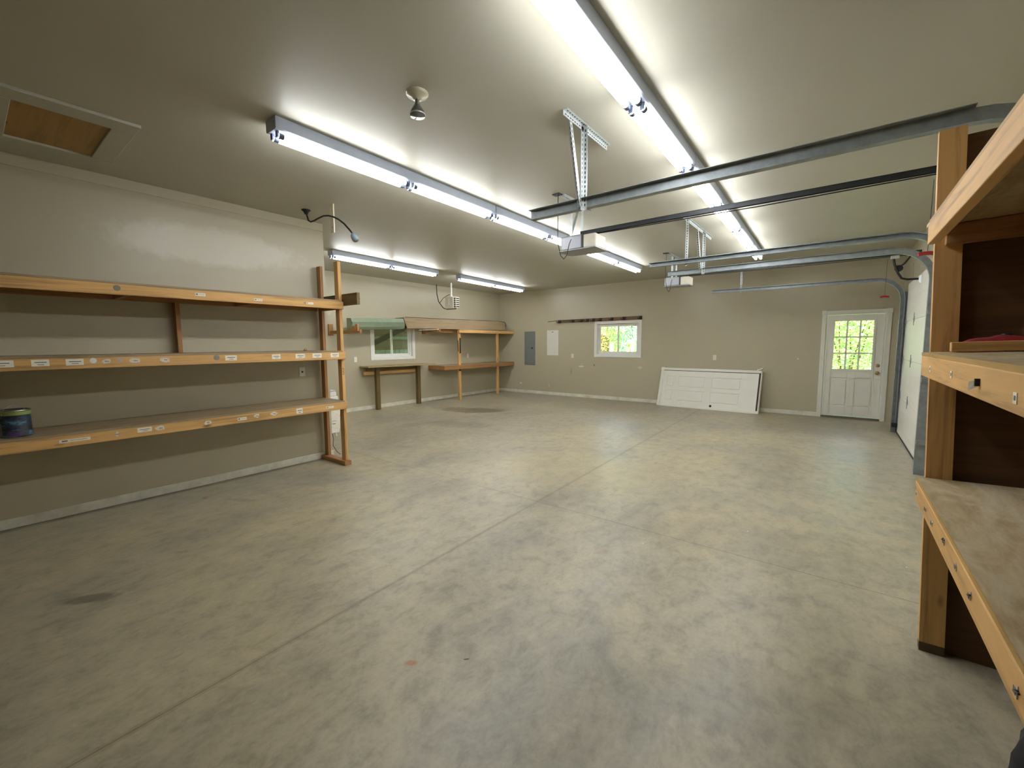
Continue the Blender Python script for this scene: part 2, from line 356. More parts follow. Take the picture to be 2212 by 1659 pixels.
# ---------------------------------------------------------------- windows
def ring(b, axis, pos, d0, d1, a0, a1, z0, z1, wd, mi=0, wb=None):
    wb = wd if wb is None else wb
    B = (lambda u0, u1, zz0, zz1: b.box(u0, u1, pos+d0, pos+d1, zz0, zz1, mi)) if axis == 'y' else (lambda u0, u1, zz0, zz1: b.box(pos+d0, pos+d1, u0, u1, zz0, zz1, mi))
    B(a0, a0+wd, z0, z1); B(a1-wd, a1, z0, z1); B(a0+wd, a1-wd, z1-wd, z1); B(a0+wd, a1-wd, z0, z0+wb); return b
def window(name, axis, pos, hole, s, label):
    a0, a1, z0, z1 = hole; r = bpy.data.objects.new(name, None); C.objects.link(r); org = (0, 0, 0)
    r.location = ((a0+a1)/2, pos, z0) if axis == 'y' else (pos, (a0+a1)/2, z0); org = r.location; struct(r, label)
    b = MB(); ring(b, axis, pos, -.012*s, 0, a0-.07, a1+.07, z0-.06, z1+.06, .075); b.build('window_trim', VINYL, r, .003, org)
    b = MB(); ring(b, axis, pos, .0*s, .14*s, a0, a1, z0, z1, .012); b.build('window_jamb', VINYL, r, 0, org)
    b = MB(); ring(b, axis, pos, .06*s, .11*s, a0+.012, a1-.012, z0+.012, z1-.012, .04); b.build('window_frame', VINYL, r, .003, org)
    m = (a0+a1)/2
    for k, (u0, u1, dd) in enumerate(((a0+.05, m+.02, .065), (m-.02, a1-.05, .085))):
        b = MB(); ring(b, axis, pos, dd*s, (dd+.018)*s, u0, u1, z0+.05, z1-.05, .036); sa = b.build('sash', VINYL, r, .002, org)
        b = MB(); g = (dd+.009)*s
        if axis == 'y': b.box(u0+.036, u1-.036, pos+g-.002, pos+g+.002, z0+.086, z1-.086)
        else: b.box(pos+g-.002, pos+g+.002, u0+.036, u1-.036, z0+.086, z1-.086)
        b.build('glass_pane', GLASS, sa, 0, org)
    return r
window('window_1', 'x', XF, WIN1, -1, 'white sliding window above the wooden workbench')
window('window_2', 'y', YW, WIN2, 1, 'white sliding window in the back wall showing bright greenery')

def grooved(put, u0, u1, z0, z1, panels, g, skip=None):
    us = sorted({u0, u1, *[q for p in panels for q in (p[0], p[0]+g, p[1]-g, p[1])], *([skip[0], skip[1]] if skip else [])})
    zs = sorted({z0, z1, *[q for p in panels for q in (p[2], p[2]+g, p[3]-g, p[3])], *([skip[2], skip[3]] if skip else [])})
    for i in range(len(us)-1):
        for j in range(len(zs)-1):
            u, z = (us[i]+us[i+1])/2, (zs[j]+zs[j+1])/2
            if any(p[0] < u < p[1] and p[2] < z < p[3] and not (p[0]+g < u < p[1]-g and p[2]+g < z < p[3]-g) for p in panels): continue
            if skip and skip[0] < u < skip[1] and skip[2] < z < skip[3]: continue
            put(us[i], us[i+1], zs[j], zs[j+1])
# ---------------------------------------------------------------- entry door
r = bpy.data.objects.new('door_1', None); C.objects.link(r); r.location = (.215, YW, 0); struct(r, 'white entry door with nine-pane window'); o_ = (.215, YW, 0)
b = MB(); b.box(-.305, -.235, YW-.02, YW, 0, 2.11); b.box(.665, .735, YW-.02, YW, 0, 2.11); b.box(-.235, .665, YW-.02, YW, 2.045, 2.105)
b.box(-.312, -.228, YW-.028, YW, 2.035, 2.115); b.box(.658, .742, YW-.028, YW, 2.035, 2.115); b.build('door_casing', WHITE, r, .004, o_)
b = MB(); b.box(-.235, -.215, YW, YW+.14, 0, 2.045); b.box(.645, .665, YW, YW+.14, 0, 2.045); b.box(-.215, .645, YW, YW+.14, 2.025, 2.045); b.build('door_jamb', WHITE, r, 0, o_)
MB().box(-.235, .665, YW-.01, YW+.14, 0, .04).build('threshold', plain('threshold_metal', (120, 112, 96), .5, .4), r, .003, o_)
dy0, dy1 = YW+.03, YW+.073
b = MB()                                                  # slab with a window opening
L0, L1, Z0, Z1 = -.1, .495, .965, 1.905
dm = dy0+.022
b.box(-.213, L0, dm, dy1, .05, 2.02); b.box(L1, .643, dm, dy1, .05, 2.02); b.box(L0, L1, dm, dy1, .05, Z0); b.box(L0, L1, dm, dy1, Z1, 2.02)
grooved(lambda a, c, e, f: b.box(a, c, dy0, dm, e, f), -.213, .643, .05, 2.02, [(-.12, .16, .24, .80), (.26, .54, .24, .80)], .03, (L0, L1, Z0, Z1))
sl = b.build('door_slab', DOORW, r, .003, o_)
b = MB(); ring(b, 'y', dy0, -.014, .0, L0-.03, L1+.03, Z0-.03, Z1+.03, .035)
for k in (1, 2):
    x = L0+(L1-L0)*k/3; b.box(x-.013, x+.013, dy0-.008, dy0+.03, Z0, Z1); z = Z0+(Z1-Z0)*k/3; b.box(L0, L1, dy0-.008, dy0+.03, z-.012, z+.012)
b.build('window_grille', DOORW, sl, .002, o_)
MB().box(L0, L1, dy0+.018, dy0+.022, Z0, Z1).build('glass_pane', GLASS, sl, 0, o_)
MB().lathe([(.032, 0), (.032, .008), (.014, .012), (.012, .035), (.026, .045), (.03, .06), (.022, .075), (0, .078)], (.585, dy0, .91), 20, (0, -1, 0)).build('door_knob', BRASS, sl, 0, o_)
MB().lathe([(.03, 0), (.03, .01), (.02, .018), (0, .02)], (.585, dy0, 1.05), 20, (0, -1, 0)).build('deadbolt', BRASS, sl, 0, o_)

# ---------------------------------------------------------------- sectional garage doors and their tracks
def garage(name, y0, y1, label):
    r = bpy.data.objects.new(name, None); C.objects.link(r); o = (.84, (y0+y1)/2, 0); r.location = o; struct(r, label)
    n = 4; hh = 2.4/n
    for k in range(n):
        b = MB(); z0, z1 = .02+k*hh, .02+(k+1)*hh-.008; b.box(.82, .865, y0, y1, z0, z1)
        m = 4; wd = (y1-y0)/m
        for i in range(4): b.box(.8185, .82, y0+.03, y1-.03, z0+.05+i*.14, z0+.07+i*.14+.06)
        s_ = b.build('door_section', DOORW, r, .003, o)
        if k:
            for yy in (y0+.06, (y0+y1)/2+.39, y1-.06) if True else ():
                h_ = MB(); h_.box(.813, .82, yy-.045, yy+.045, z0-.035, z0+.035); h_.tube([(.812, yy-.03, z0), (.812, yy+.03, z0)], .006); h_.box(.812, .82, yy-.006, yy+.006, z0-.09, z0+.09)
                h_.build('hinge', GALV, s_, 0, o)
    MB().box(.815, .868, y0, y1, 0, .022).build('bottom_seal', BLACK, r, 0, o)
    return r
garage('door_2', 2.88, 5.62, 'nearer white sectional garage door, mostly behind the wooden shelving')
garage('door_3', 6.53, 9.34, 'farther white sectional garage door beside the entry door')

def track(name, y, side, x0, label, hz=2.545, hang=None):
    """side +1: channel opens toward +y"""
    o = (x0, y, 0); t = thing(name, label, 'garage door track', o, 'garage door tracks')
    s = side; rr = .34; xv = .765
    prof = lambda: [(0, -.03), (0, .03), (.05, .03), (.05, .022), (.006, .022), (.006, -.022), (.05, -.022), (.05, -.03)]
    def sweep(path):
        b = MB(); rings = []
        for (p, nrm) in path:   # nrm: unit vector in the xz plane across the channel
            rings.append([Vector(p)+Vector((nrm[0]*v, s*u, nrm[1]*v)) for u, v in prof()])
        n = 8; vs = [q for rg in rings for q in rg]; fs = []
        for i in range(len(rings)-1):
            for k in range(n): fs.append((i*n+k, i*n+(k+1) % n, (i+1)*n+(k+1) % n, (i+1)*n+k))
        b.add(vs, fs); b.add(rings[0], [tuple(range(n))]); b.add(rings[-1], [tuple(range(n))]); return b
    zc = hz-.03
    b = sweep([((x0, y, zc), (0, 1)), ((xv-rr, y, zc), (0, 1))])
    b.box(x0, xv-rr, y-s*.004, y-s*.0, zc-.03, zc+.034); b.box(x0, xv-rr, y-s*.04, y, zc+.031, zc+.034)   # reinforcing angle
    hr = b.build('horizontal_rail', GALV, t, 0, o)
    cx, cz = xv-rr, zc-rr
    path = [((cx+rr*math.sin(a), y, cz+rr*math.cos(a)), (math.sin(a), math.cos(a))) for a in [PI/2*i/10 for i in range(11)]]
    sweep(path).build('curved_rail', GALV, t, 0, o)
    b = sweep([((xv, y, cz), (1, 0)), ((xv, y, .02), (1, 0))]); b.build('vertical_rail', GALV, t, 0, o)
    b = MB(); b.box(XR-.004, XR, y-.03-s*.03, y+.03-s*.03, 0, 2.75); b.box(xv-.03, XR, y-s*.006, y-s*.002, .0, 2.3)
    for z in (.35, 1.05, 1.8): b.box(xv-.03, XR, y-s*.05, y-s*.0, z, z+.05)
    b.build('wall_angle', GALV, t, 0, o)
    b = MB(); b.box(xv-.02, .815, y+s*.03, y+s*.1, .1, .16); b.tube([(xv+.0, y+s*.01, .13), (xv, y+s*.12, .13)], .012); b.tube([(xv, y+s*.0, .13), (xv, y+s*.03, .13)], .024, 14)
    b.build('bottom_bracket', BLACK, t, 0, o)
    # slotted-angle hanger up to the ceiling
    if hang:
        hx, ya, yb, brace = hang
        def slotted(p, q, n1, n2):
            bb = MB(); p, q = Vector(p), Vector(q); d = (q-p).normalized(); L = (q-p).length; n1, n2 = Vector(n1), Vector(n2); e = .0025; W = .034
            bb.prism([p, p+n1*W, p+n1*W+n2*e, p+n1*e+n2*e, p+n1*e+n2*W, p+n2*W], p, q)
            k = .03
            while k < L-.03:
                for na, nb in ((n1, n2), (n2, n1)):
                    c = p+d*k+na*W*.55+nb*(-.0006); h = d*.009; wv = na*.004
                    bb.add([c-h-wv, c+h-wv, c+h+wv, c-h+wv], [(0, 1, 2, 3)], 1)
                    c = c+nb*(e+.0012); bb.add([c-h-wv, c+h-wv, c+h+wv, c-h+wv], [(0, 1, 2, 3)], 1)
                k += .032
            return bb
        slotted((hx, ya, H), (hx, yb, H), (0, 0, -1), (1, 0, 0)).build('ceiling_angle', [GALVB, SLOT], t, 0, o)
        slotted((hx, y-s*.006, H-.005), (hx, y-s*.006, zc-.05), (1, 0, 0), (0, -s, 0)).build('hanger_angle', [GALVB, SLOT], t, 0, o)
        if brace is not None:
            slotted((hx-.004, brace, H-.03), (hx-.004, y-s*.01, zc-.02), (-1, 0, 0), (0, s*.0+.2, .98) if False else (0, -1, 0)).build('diagonal_brace', [GALVB, SLOT], t, 0, o)
    return t
track('garage_door_track', 2.86, 1, -2.0, 'nearest steel door track, the thick grey rail crossing high under the ceiling', hang=(-1.54, 2.57, 3.24, 2.70))
track('garage_door_track', 5.64, -1, -2.04, 'second steel door track from the camera, right of the nearer opener', hang=(-1.60, 5.50, 5.78, None))
track('garage_door_track', 6.5, 1, -2.08, 'third steel door track, running just above the farther opener', hang=(-1.60, 5.80, 6.93, 6.25))
track('garage_door_track', 9.37, -1, -2.1, 'farthest steel door track, curving down beside the white entry door', hang=(-1.60, 9.3, 9.45, None))

def opener(y, label, dx=0):
    x0 = -2.36+dx; z0 = 2.51; o = (x0, y, z0); t = thing('garage_door_opener', label, 'garage door opener', o, 'garage door openers')
    b = MB(); b.prism([(x0-.13, y-.13, z0), (x0+.13, y-.13, z0), (x0+.13, y+.13, z0), (x0-.13, y+.13, z0)], (0, 0, z0), (0, 0, z0+.15)); b.build('motor_housing', OPENG, t, .012, o)
    MB().box(x0-.15, x0+.3, y-.15, y+.15, z0-.012, z0).build('base_plate', OPENG, t, .003, o)
    MB().box(x0+.14, x0+.29, y-.13, y+.12, z0, z0+.14).build('light_cover', CREAM, t, .012, o)
    MB().box(x0+.128, x0+.145, y-.135, y+.135, z0, z0+.152).build('trim_strip', DKMET, t, 0, o)
    b = MB(); b.box(x0+.05, .80, y-.016, y-.011, 2.675, 2.715); b.box(x0+.05, .80, y+.011, y+.016, 2.675, 2.715); b.box(x0+.05, .80, y-.016, y+.016, 2.712, 2.718)
    b.build('rail', DKMET, t, 0, o)
    MB().tube([(x0+.2, y-.0, 2.668), (-.6, y, 2.655), (.7, y, 2.665)], .005, 6).build('chain', CORD, t, 0, o)
    b = MB()
    for yy in (y-.12, y+.12): b.box(x0-.02, x0+.01, yy-.002, yy+.002, z0+.13, H-.03)
    b.bar((x0-.005, y-.12, z0+.16), (x0-.005, y+.06, H-.03), .003, .03, (1, 0, 0)); b.box(x0-.02, x0+.015, y-.3, y+.3, H-.034, H-.03); b.box(x0+.012, x0+.015, y-.3, y+.3, H-.034, H)
    b.build('hanging_strap', GALVB, t, 0, o)
    b = MB(); b.tube([(.52, y, 2.66), (.535, y, 2.56), (.58, y, 2.43), (.62, y, 2.36), (.68, y, 2.34), (.80, y, 2.34)], .014, 8); b.tube([(.57, y+.02, 2.5), (.64, y+.02, 2.56), (.70, y+.02, 2.66)], .011, 8); b.lathe([(.045, -.012), (.045, .012)], (.585, y+.02, 2.5), 16, (0, 1, 0)); b.build('door_arm', BLACK, t, 0, o)
    b = MB(); b.box(.49, .58, y-.022, y+.022, 2.63, 2.675); b.build('trolley', GALVB, t, .004, o)
    b = MB(); b.prism([(.79, y-.02, 2.30), (.815, y-.03, 2.27), (.815, y-.03, 2.39), (.79, y-.02, 2.37)], (0, y-.02, 0), (0, y+.03, 0)); b.build('door_bracket', GALVB, t, 0, o)
    MB().tube([(.46, y, 2.63), (.458, y, 2.14)], .002, 5).build('release_cord', CORD, t, 0, o)
    b = MB(); b.tube([(.41, y-.01, 2.12), (.44, y-.004, 2.127), (.475, y+.004, 2.127), (.505, y+.01, 2.12)], .014, 8); b.build('release_handle', RED, t, 0, o)
    b = MB(); pts = [(x0-.05, y-.32, H-.005), (x0-.05, y-.32, 2.8), (x0-.045, y-.33, 2.56), (x0-.02, y-.31, 2.42), (x0+.0, y-.28, 2.39), (x0+.0, y-.22, 2.44), (x0-.0, y-.17, 2.56), (x0-.0, y-.13, 2.62)]
    b.tube(pts, .004, 6); b.box(x0-.1, x0-.015, y-.355, y-.285, H-.008, H); b.build('power_cord', CORD, t, 0, o)
    return t
opener(4.25, 'grey box opener hanging between the two nearer door tracks', 0)
opener(7.93, 'farther small grey opener hanging in front of the back wall', -.06)

# ---------------------------------------------------------------- fluorescent lights
def fixture(x0, y0, x1, y1, label, group, n=2):
    d = Vector((x1-x0, y1-y0, 0)); L = d.length; ang = math.atan2(-(x1-x0), y1-y0)
    t = thing('fluorescent_light_fixture', label, 'light', (x0, y0, H-.001), group, (0, 0, ang))
    b = MB(); b.prism([(-.07, 0, 0), (-.07, 0, -.075), (-.06, 0, -.085), (.06, 0, -.085), (.07, 0, -.075), (.07, 0, 0)], (0, 0, 0), (0, L, 0)); b.build('housing', HOUS, t, .002)
    seg = L/2
    for k in range(2):
        for sx in (-.036, .036):
            ya, yb = k*seg+.03, (k+1)*seg-.03
            MB().tube([(sx, ya+.0, -.112), (sx, yb, -.112)], .0185, 12).build('tube', TUBEM, t)
            for yy, e in ((ya, -.012), (yb, .012)):
                q = MB(); q.box(sx-.013, sx+.013, min(yy, yy+e), max(yy, yy+e), -.125, -.085); q.lathe([(.0198, 0), (.0198, .035)], (sx, yy if e < 0 else yy-.035, -.112), 12, (0, 1, 0)); q.build('lampholder', LHOLD, t)
    return t
def rowx(x, y): return x-.021*(y-1.45)
AY = [(1.42, 3.80), (3.82, 6.20), (6.22, 8.55)]
nm = ['nearest', 'middle', 'farthest']
for i, (a, c) in enumerate(AY):
    fixture(rowx(-3.17, a), a, rowx(-3.17, c), c, nm[i]+' twin-tube strip light of the left long ceiling row', 'lit strip lights in the left ceiling row')
for i, (a, c) in enumerate(AY):
    fixture(rowx(-1.045, a), a+.02, rowx(-1.045, c), c+.03, nm[i]+' twin-tube strip light of the right ceiling row above the door tracks', 'lit strip lights in the right ceiling row')
fixture(-6.70, 3.83, -6.82, 6.26, 'twin-tube strip light above the bench window, just behind the wooden upright', 'lit strip lights over the workbench side')
fixture(-6.86, 6.95, -7.05, 9.64, 'small twin-tube strip light nearest the far left corner', 'lit strip lights over the workbench side')

# ---------------------------------------------------------------- left wall shelving
t = thing('shelving_unit', 'long pine shelving unit with three sticker-covered shelves on the left wall', 'shelf', (-5.0, 1.3, 0)); o = (-5.0, 1.3, 0)
YA, YE = -.45, 2.888
for nm_, y0, y1 in (('foot_plate', 2.81, 2.90), ('foot_plate', YA, YA+.09)):
    MB().box(-5.352, -4.795, y0, y1, 0, .055).build(nm_, OLDP['x'], t, .003, o)
for y0 in (2.85, YA+.03):
    MB().box(-5.335, -5.25, y0, y0+.038, .055, 2.49).build('rear_post', OLDP['z'], t, .003, o)
    p_ = MB().box(-4.922, -4.838, y0, y0+.038, .055, 2.5)
    if y0 > 0:
        for k in range(5): p_.box(-4.8385, -4.8372, y0+.006+(k % 2)*.005, y0+.026+(k % 2)*.004, 1.135+k*.018, 1.141+k*.018, 1)
    p_.build('front_post', [PINE['z'], SLOT], t, 0 if y0 > 0 else .003, o)
MB().box(-5.345, -5.26, 1.34, 1.378, 1.432, 1.93).build('short_strut', OLDP['z'], t, .003, o)
b = MB().box(-5.36, -4.515, 2.889, 2.927, 1.975, 2.112); b.tube([(-4.515, 2.91, 2.04), (-4.485, 2.91, 2.037)], .0025, 6); b.build('cross_board', TREAT['x'], t, .003, o)
def sticker(par, org, y0, y1, z0, z1, torn=False, x=-4.8, lines=True, idc=0):
    b = MB(); n = Vector((1, 0, 0)); z0, z1 = min(z0, z1), max(z0, z1)
    if torn:
        rnd = random.Random(idc*31+5); k = 9; pts = []
        for i in range(k):
            a = 2*PI*i/k; f = .55+.45*rnd.random(); pts.append((x+.0016, (y0+y1)/2+(y1-y0)/2*f*math.cos(a)*1.1, (z0+z1)/2+(z1-z0)/2*f*math.sin(a)*1.1))
        b.add([(x-.001,)+p[1:] for p in pts]+pts, [tuple(range(k, 2*k))]+[(i, (i+1) % k, k+(i+1) % k, k+i) for i in range(k)])
        b.box(x+.0015, x+.0021, (y0+y1)/2-.01, (y0+y1)/2+.014, (z0+z1)/2-.004, (z0+z1)/2+.002, 1)
        return b.build('torn_label', [PAPERT, INK], par, 0, org)
    b.box(x-.001, x+.0014, y0, y1, z0, z1)
    h = z1-z0; wd = y1-y0
    if lines == 'bar':
        b.box(x+.0014, x+.002, y0+.08*wd, y0+.26*wd, z0+.3*h, z1-.22*h, 1); b.box(x+.0014, x+.002, y0+.36*wd, y1-.1*wd, z0+.5*h, z0+.6*h, 1)
    elif lines: b.box(x+.0014, x+.002, y0+.18*wd, y1-.15*wd, z0+.52*h, z0+.66*h, 1); b.box(x+.0014, x+.002, y0+.32*wd, y1-.3*wd, z0+.2*h, z0+.3*h, 1)
    return b.build('paper_label', [PAPER, INK], par, 0, org)
tiers = [(1.93, 'top'), (1.324, 'mid'), (.711, 'low')]
rails = {}
for zb, k in tiers:
    rails[k] = MB().box(-4.838, -4.80, YA, YE-.003, zb, zb+.089).build('front_rail', PINE['y'], t, .004, o)
    MB().box(XL+.002, XL+.04, YA, 2.84, zb, zb+.088).build('wall_cleat', OLDP['y'], t, .003, o)
    MB().box(XL+.002, -4.80, YA, 2.849, zb+.0895, zb+.107).build('shelf_board', DECK, t, .001, o)
    MB().box(-5.25, -4.922, 2.85, 2.888, zb, zb+.089).build('end_rail', OLDP['x'], t, .003, o)
    for yy in (1.9, .9): MB().box(XL+.04, -4.838, yy, yy+.038, zb, zb+.088).build('cross_rail', OLDP['x'], t, .003, o)
for i, (y0, y1, z0, z1) in enumerate([(1.383, 1.465, 2.003, 1.975), (1.89, 1.969, 1.99, 1.966), (2.428, 2.512, 1.992, 1.97)]): sticker(rails['top'], o, y0, y1, z0-.008, z1-.008, lines='bar')
for i, a in enumerate([(.1, .234), (.319, .412), (.499, .6), (.70, .766, 1), (.877, .953, 1), (1.076, 1.166, 1), (1.592, 1.695), (2.029, 2.116), (2.278, 2.383), (2.472, 2.58), (2.691, 2.795)]):
    sticker(rails['mid'], o, a[0], a[1], 1.353, 1.403, len(a) > 2, idc=i)
for i, (yc, r0, r1) in enumerate([(.655, .022, .016), (.82, .02, .022), (1.52, .026, .024)]):
    MB().lathe([(r0, 0), (r0*.8, .0012), (0, .0014)], (-4.8, yc, 1.385), 16, (1, 0, 0)).build('paint_blot', [plain('blot', (226, 224, 222), .6), plain('blot2', (190, 172, 152), .6), plain('blot3', (134, 136, 130), .6)][i], rails['mid'], 0, o)
MB().lathe([(.024, 0), (.02, .0012), (0, .0014)], (-4.8, .84, 1.985), 16, (1, 0, 0)).build('paint_blot', plain('blot4', (124, 124, 104), .6), rails['top'], 0, o)
for i, a in enumerate([(.418, .594, .745, .77, 0, 'bar'), (.743, .768, .733, .79, 1), (.887, .986, .75, .79, 0), (1.007, 1.084, .742, .79, 1), (1.376, 1.441, .738, .785, 1), (1.664, 1.747, .74, .77, 0, 'bar'), (1.817, 1.875, .74, .79, 1), (1.975, 2.058, .742, .79, 1), (2.255, 2.324, .73, .79, 0), (2.608, 2.699, .745, .77, 0, 'bar')]):
    sticker(rails['low'], o, a[0], a[1], a[2], a[3], bool(a[4]), lines=a[5] if len(a) > 5 else True, idc=20+i)
# paint can on the low shelf
oc = (-4.98, .215, .818); t = thing('paint_can', 'dark-labelled paint can with a silver rim on the lowest left shelf', 'paint can', oc)
MB().lathe([(.086, .002), (.088, .008), (.086, .014), (.0855, .17)], oc, 32).build('can_body', CANB, t, 0, oc)
MB().lathe([(.0865, .168), (.087, .196)], oc, 32).build('green_band', CANG, t, 0, oc)
MB().lathe([(.087, .194), (.0895, .198), (.0895, .206), (.084, .208), (.08, .2), (0, .2)], oc, 32).build('rim_lid', CANL, t, 0, oc)
b = MB(); A = [math.radians(a) for a in range(-34, 22, 6)]
b.add([(oc[0]+.0868*math.cos(a), oc[1]+.0868*math.sin(a), oc[2]+z) for a in A for z in (.012, .04)], [(2*i, 2*i+2, 2*i+3, 2*i+1) for i in range(len(A)-1)]); b.build('purple_patch', PURP, t, 0, oc)
b = MB(); A = [math.radians(a) for a in range(-78, -52, 5)]
b.add([(oc[0]+.0868*math.cos(a), oc[1]+.0868*math.sin(a), oc[2]+z) for a in A for z in (.008, .11)], [(2*i, 2*i+2, 2*i+3, 2*i+1) for i in range(len(A)-1)]); b.build('grey_patch', GREYP, t, 0, oc)
b = MB(); b.tube([(oc[0]-.06, oc[1]+.066+.0*k, oc[2]+.17) if k == 0 else (oc[0]-.06*math.cos(PI*k/8), oc[1]+.066*math.cos(PI*k/8), oc[2]+.17+.07*math.sin(PI*k/8)) for k in range(9)], .0018, 6); b.build('wire_handle', GALV, t, 0, oc)
MB().lathe([(.0, 0), (.016, .002), (.02, .012), (.013, .022), (0, .026)], (-5.02, 2.5, 1.431), 12).build('wood_scrap', OLDP['z']); tag(bpy.data.objects['wood_scrap'], 'small brown lump of wood lying on the middle shelf of the left unit', 'wood scrap')

# slim white cabinet behind the wall corner
o = (-5.52, 3.06, .3); t = thing('wall_vacuum', 'slim white appliance with papers, hung behind the left wall corner', 'appliance', o)
MB().box(-5.62, -5.43, 2.996, 3.13, .29, .80).build('body', VINYL, t, .015, o)
MB().box(-5.61, -5.44, 2.996, 3.11, .80, .86).build('top_cap', VINYL, t, .012, o)
MB().box(-5.60, -5.432, 2.997, 3.09, .868, .885).build('wall_hook', HOLDER, t, .003, o)
b = MB().add([(-5.428, 3.0, .36), (-5.428, 3.13, .34), (-5.425, 3.14, .62), (-5.428, 3.0, .64)], [(0, 1, 2, 3)]); b.box(-5.4275, -5.426, 3.02, 3.07, .42, .43, 1); b.box(-5.4275, -5.426, 3.02, 3.08, .46, .465, 1); b.build('paper_sheet', [PAPER, INK], t, 0, o)
MB().tube([(-5.47, 3.09, .29), (-5.47, 3.1, .24)], .012, 8).build('nozzle', VINYL, t, 0, o)
MB().tube([(-5.46, 3.03, .3), (-5.44, 3.035, .22), (-5.45, 3.03, .12), (-5.40, 3.06, .03), (-5.36, 3.08, .006)], .004, 6).build('power_cord', CORD, t, 0, o)

# ---------------------------------------------------------------- attic hatch, lamp holder, hanging cable
o = (-4.5, .54, H); t = thing('attic_hatch', 'attic hatch with brown plywood panel and painted frame in the ceiling', 'hatch', o)
b = MB(); x0, x1, y0, y1 = -5.0, -3.985, .18, .905; u0, u1, v0, v1 = -4.90, -4.155, .315, .775
b.box(x0, u0, y0, y1, H-.022, H); b.box(u1, x1, y0, y1, H-.022, H); b.box(u0, u1, y0, v0, H-.022, H); b.box(u0, u1, v1, y1, H-.022, H); b.build('frame', CEIL, t, .004, o)
MB().box(u0, u1, v0, v1, H-.006, H).build('panel', PLYHATCH, t, 0, o)
o = (-2.155, 1.85, H); t = thing('ceiling_lamp', 'round ceiling lampholder with an unlit reflector bulb', 'lamp', o)
MB().lathe([(.07, 0), (.07, -.006), (.062, -.018), (.03, -.03), (.026, -.04), (0, -.04)], o, 28).build('lamp_base', PORC, t, 0, o)
ax = Vector((.03, -.02, -1)).normalized(); ob = Vector(o)+Vector((0, 0, -.036))
MB().lathe([(.013, 0), (.014, .02), (.019, .035), (.034, .06), (.046, .085), (.048, .094), (.046, .1), (0, .104)], ob, 28, ax).build('bulb', BULB, t, 0, o)
MB().lathe([(.0485, .09), (.0495, .094), (.0485, .098)], ob, 28, ax).build('bulb_rim', GALVB, t, 0, o)
MB().tube([(o[0]+.02, o[1]-.012, H-.03), (o[0]+.02, o[1]-.012, H-.075)], .003, 6).build('pull_chain', GALVB, t, 0, o)
o = (-4.955, 2.56, H); t = thing('hanging_power_cable', 'thick dark cable looping from the ceiling plate to a blue-grey connector', 'cable', o)
MB().lathe([(.05, 0), (.05, -.006), (.03, -.02), (.016, -.05), (0, -.05)], o, 20).build('ceiling_plate', CORD, t, 0, o)
pts = [(-4.955, 2.56, 3.02), (-4.95, 2.57, 2.97), (-4.93, 2.57, 2.93), (-4.88, 2.57, 2.905), (-4.80, 2.57, 2.905), (-4.70, 2.57, 2.915), (-4.6, 2.57, 2.92), (-4.5, 2.57, 2.905), (-4.40, 2.57, 2.875), (-4.3, 2.57, 2.83), (-4.2, 2.57, 2.77), (-4.1, 2.57, 2.69), (-4.035, 2.57, 2.63)]
MB().tube(pts, .009, 8).build('cable', CORD, t, 0, o)
d = Vector((.7, 0, -1)).normalized(); MB().lathe([(.012, -.02), (.028, 0), (.034, .02), (.034, .06), (.03, .062), (.03, .075), (0, .075)], (-4.035, 2.57, 2.63), 20, d).build('connector', plain('blue_grey_plastic', (116, 130, 138), .5), t, 0, o)
o = (-4.535, 2.635, H); b = MB(); b.box(-4.566, -4.504, 2.63, 2.645, 2.742, H); b.lathe([(.006, 0), (0, .001)], (-4.538, 2.6295, 2.80), 10, (0, -1, 0), 1)
q = b.build('wood_strip', [plain('pale_painted_wood', (236, 228, 204), .6), SLOT], None, 0, o); q.location = o; tag(q, 'pale wooden strip hanging straight down from the ceiling beside the dark cable', 'strip')

# ---------------------------------------------------------------- far-left wall: bench, rack, shelf, heater
o = (-8.38, 6.35, 0); t = thing('workbench', 'narrow wooden workbench under the left window', 'workbench', o)
b = MB(); b.prism([(XF+.003, 5.50, .985), (-8.20, 5.46, .985), (-8.05, 7.30, .985), (XF+.003, 7.34, .985)], (0, 0, 0), (0, 0, .028)); b.build('bench_top', wood('bench_plywood', (168, 148, 108), 'y', .8, False), t, .002, o)
for y in (5.76, 6.955): MB().box(-8.43, -8.34, y, y+.09, 0, .985).build('leg', TREAT['z'], t, .004, o)
MB().box(-8.42, -8.382, 5.56, 7.05, .896, .985).build('top_rail', TREAT['y'], t, .003, o)
MB().box(-8.47, -8.432, 5.5, 7.04, .815, .885).build('lower_rail', PINE['y'], t, .003, o)
for y in (5.765, 6.97): MB().box(XF+.003, -8.43, y, y+.038, .90, .985).build('side_rail', TREAT['x'], t, .003, o)

def rackarm(y, xe, za, label, blocks, mat):
    o = (XF, y, za); t = thing('lumber_rack_arm', label, 'bracket', o, 'wooden rack arms on the far left wall')
    MB().box(XF+.002, xe, y-.02, y+.02, za-.07, za).build('arm', mat['x'], t, .004, o)
    for (x0, x1, z1, d) in blocks: MB().box(x0, x1, y-.022-d, y+.016-d, za-.03, z1).build('end_block', mat['z'], t, .004, o)
    MB().box(XF+.002, XF+.04, y-.05, y+.05, za-.1, za+.14).build('wall_block', mat['z'], t, .004, o)
    return t
rackarm(4.84, -7.47, 1.795, 'wooden rack arm below the left end of the green flashing', [(-7.58, -7.50, 1.90, .035), (-7.80, -7.64, 1.87, .0)], OLDP)
rackarm(7.40, -7.98, 1.868, 'wooden rack arm under the middle of the cardboard box', [(-8.06, -8.0, 1.88, .035)], OLDP)
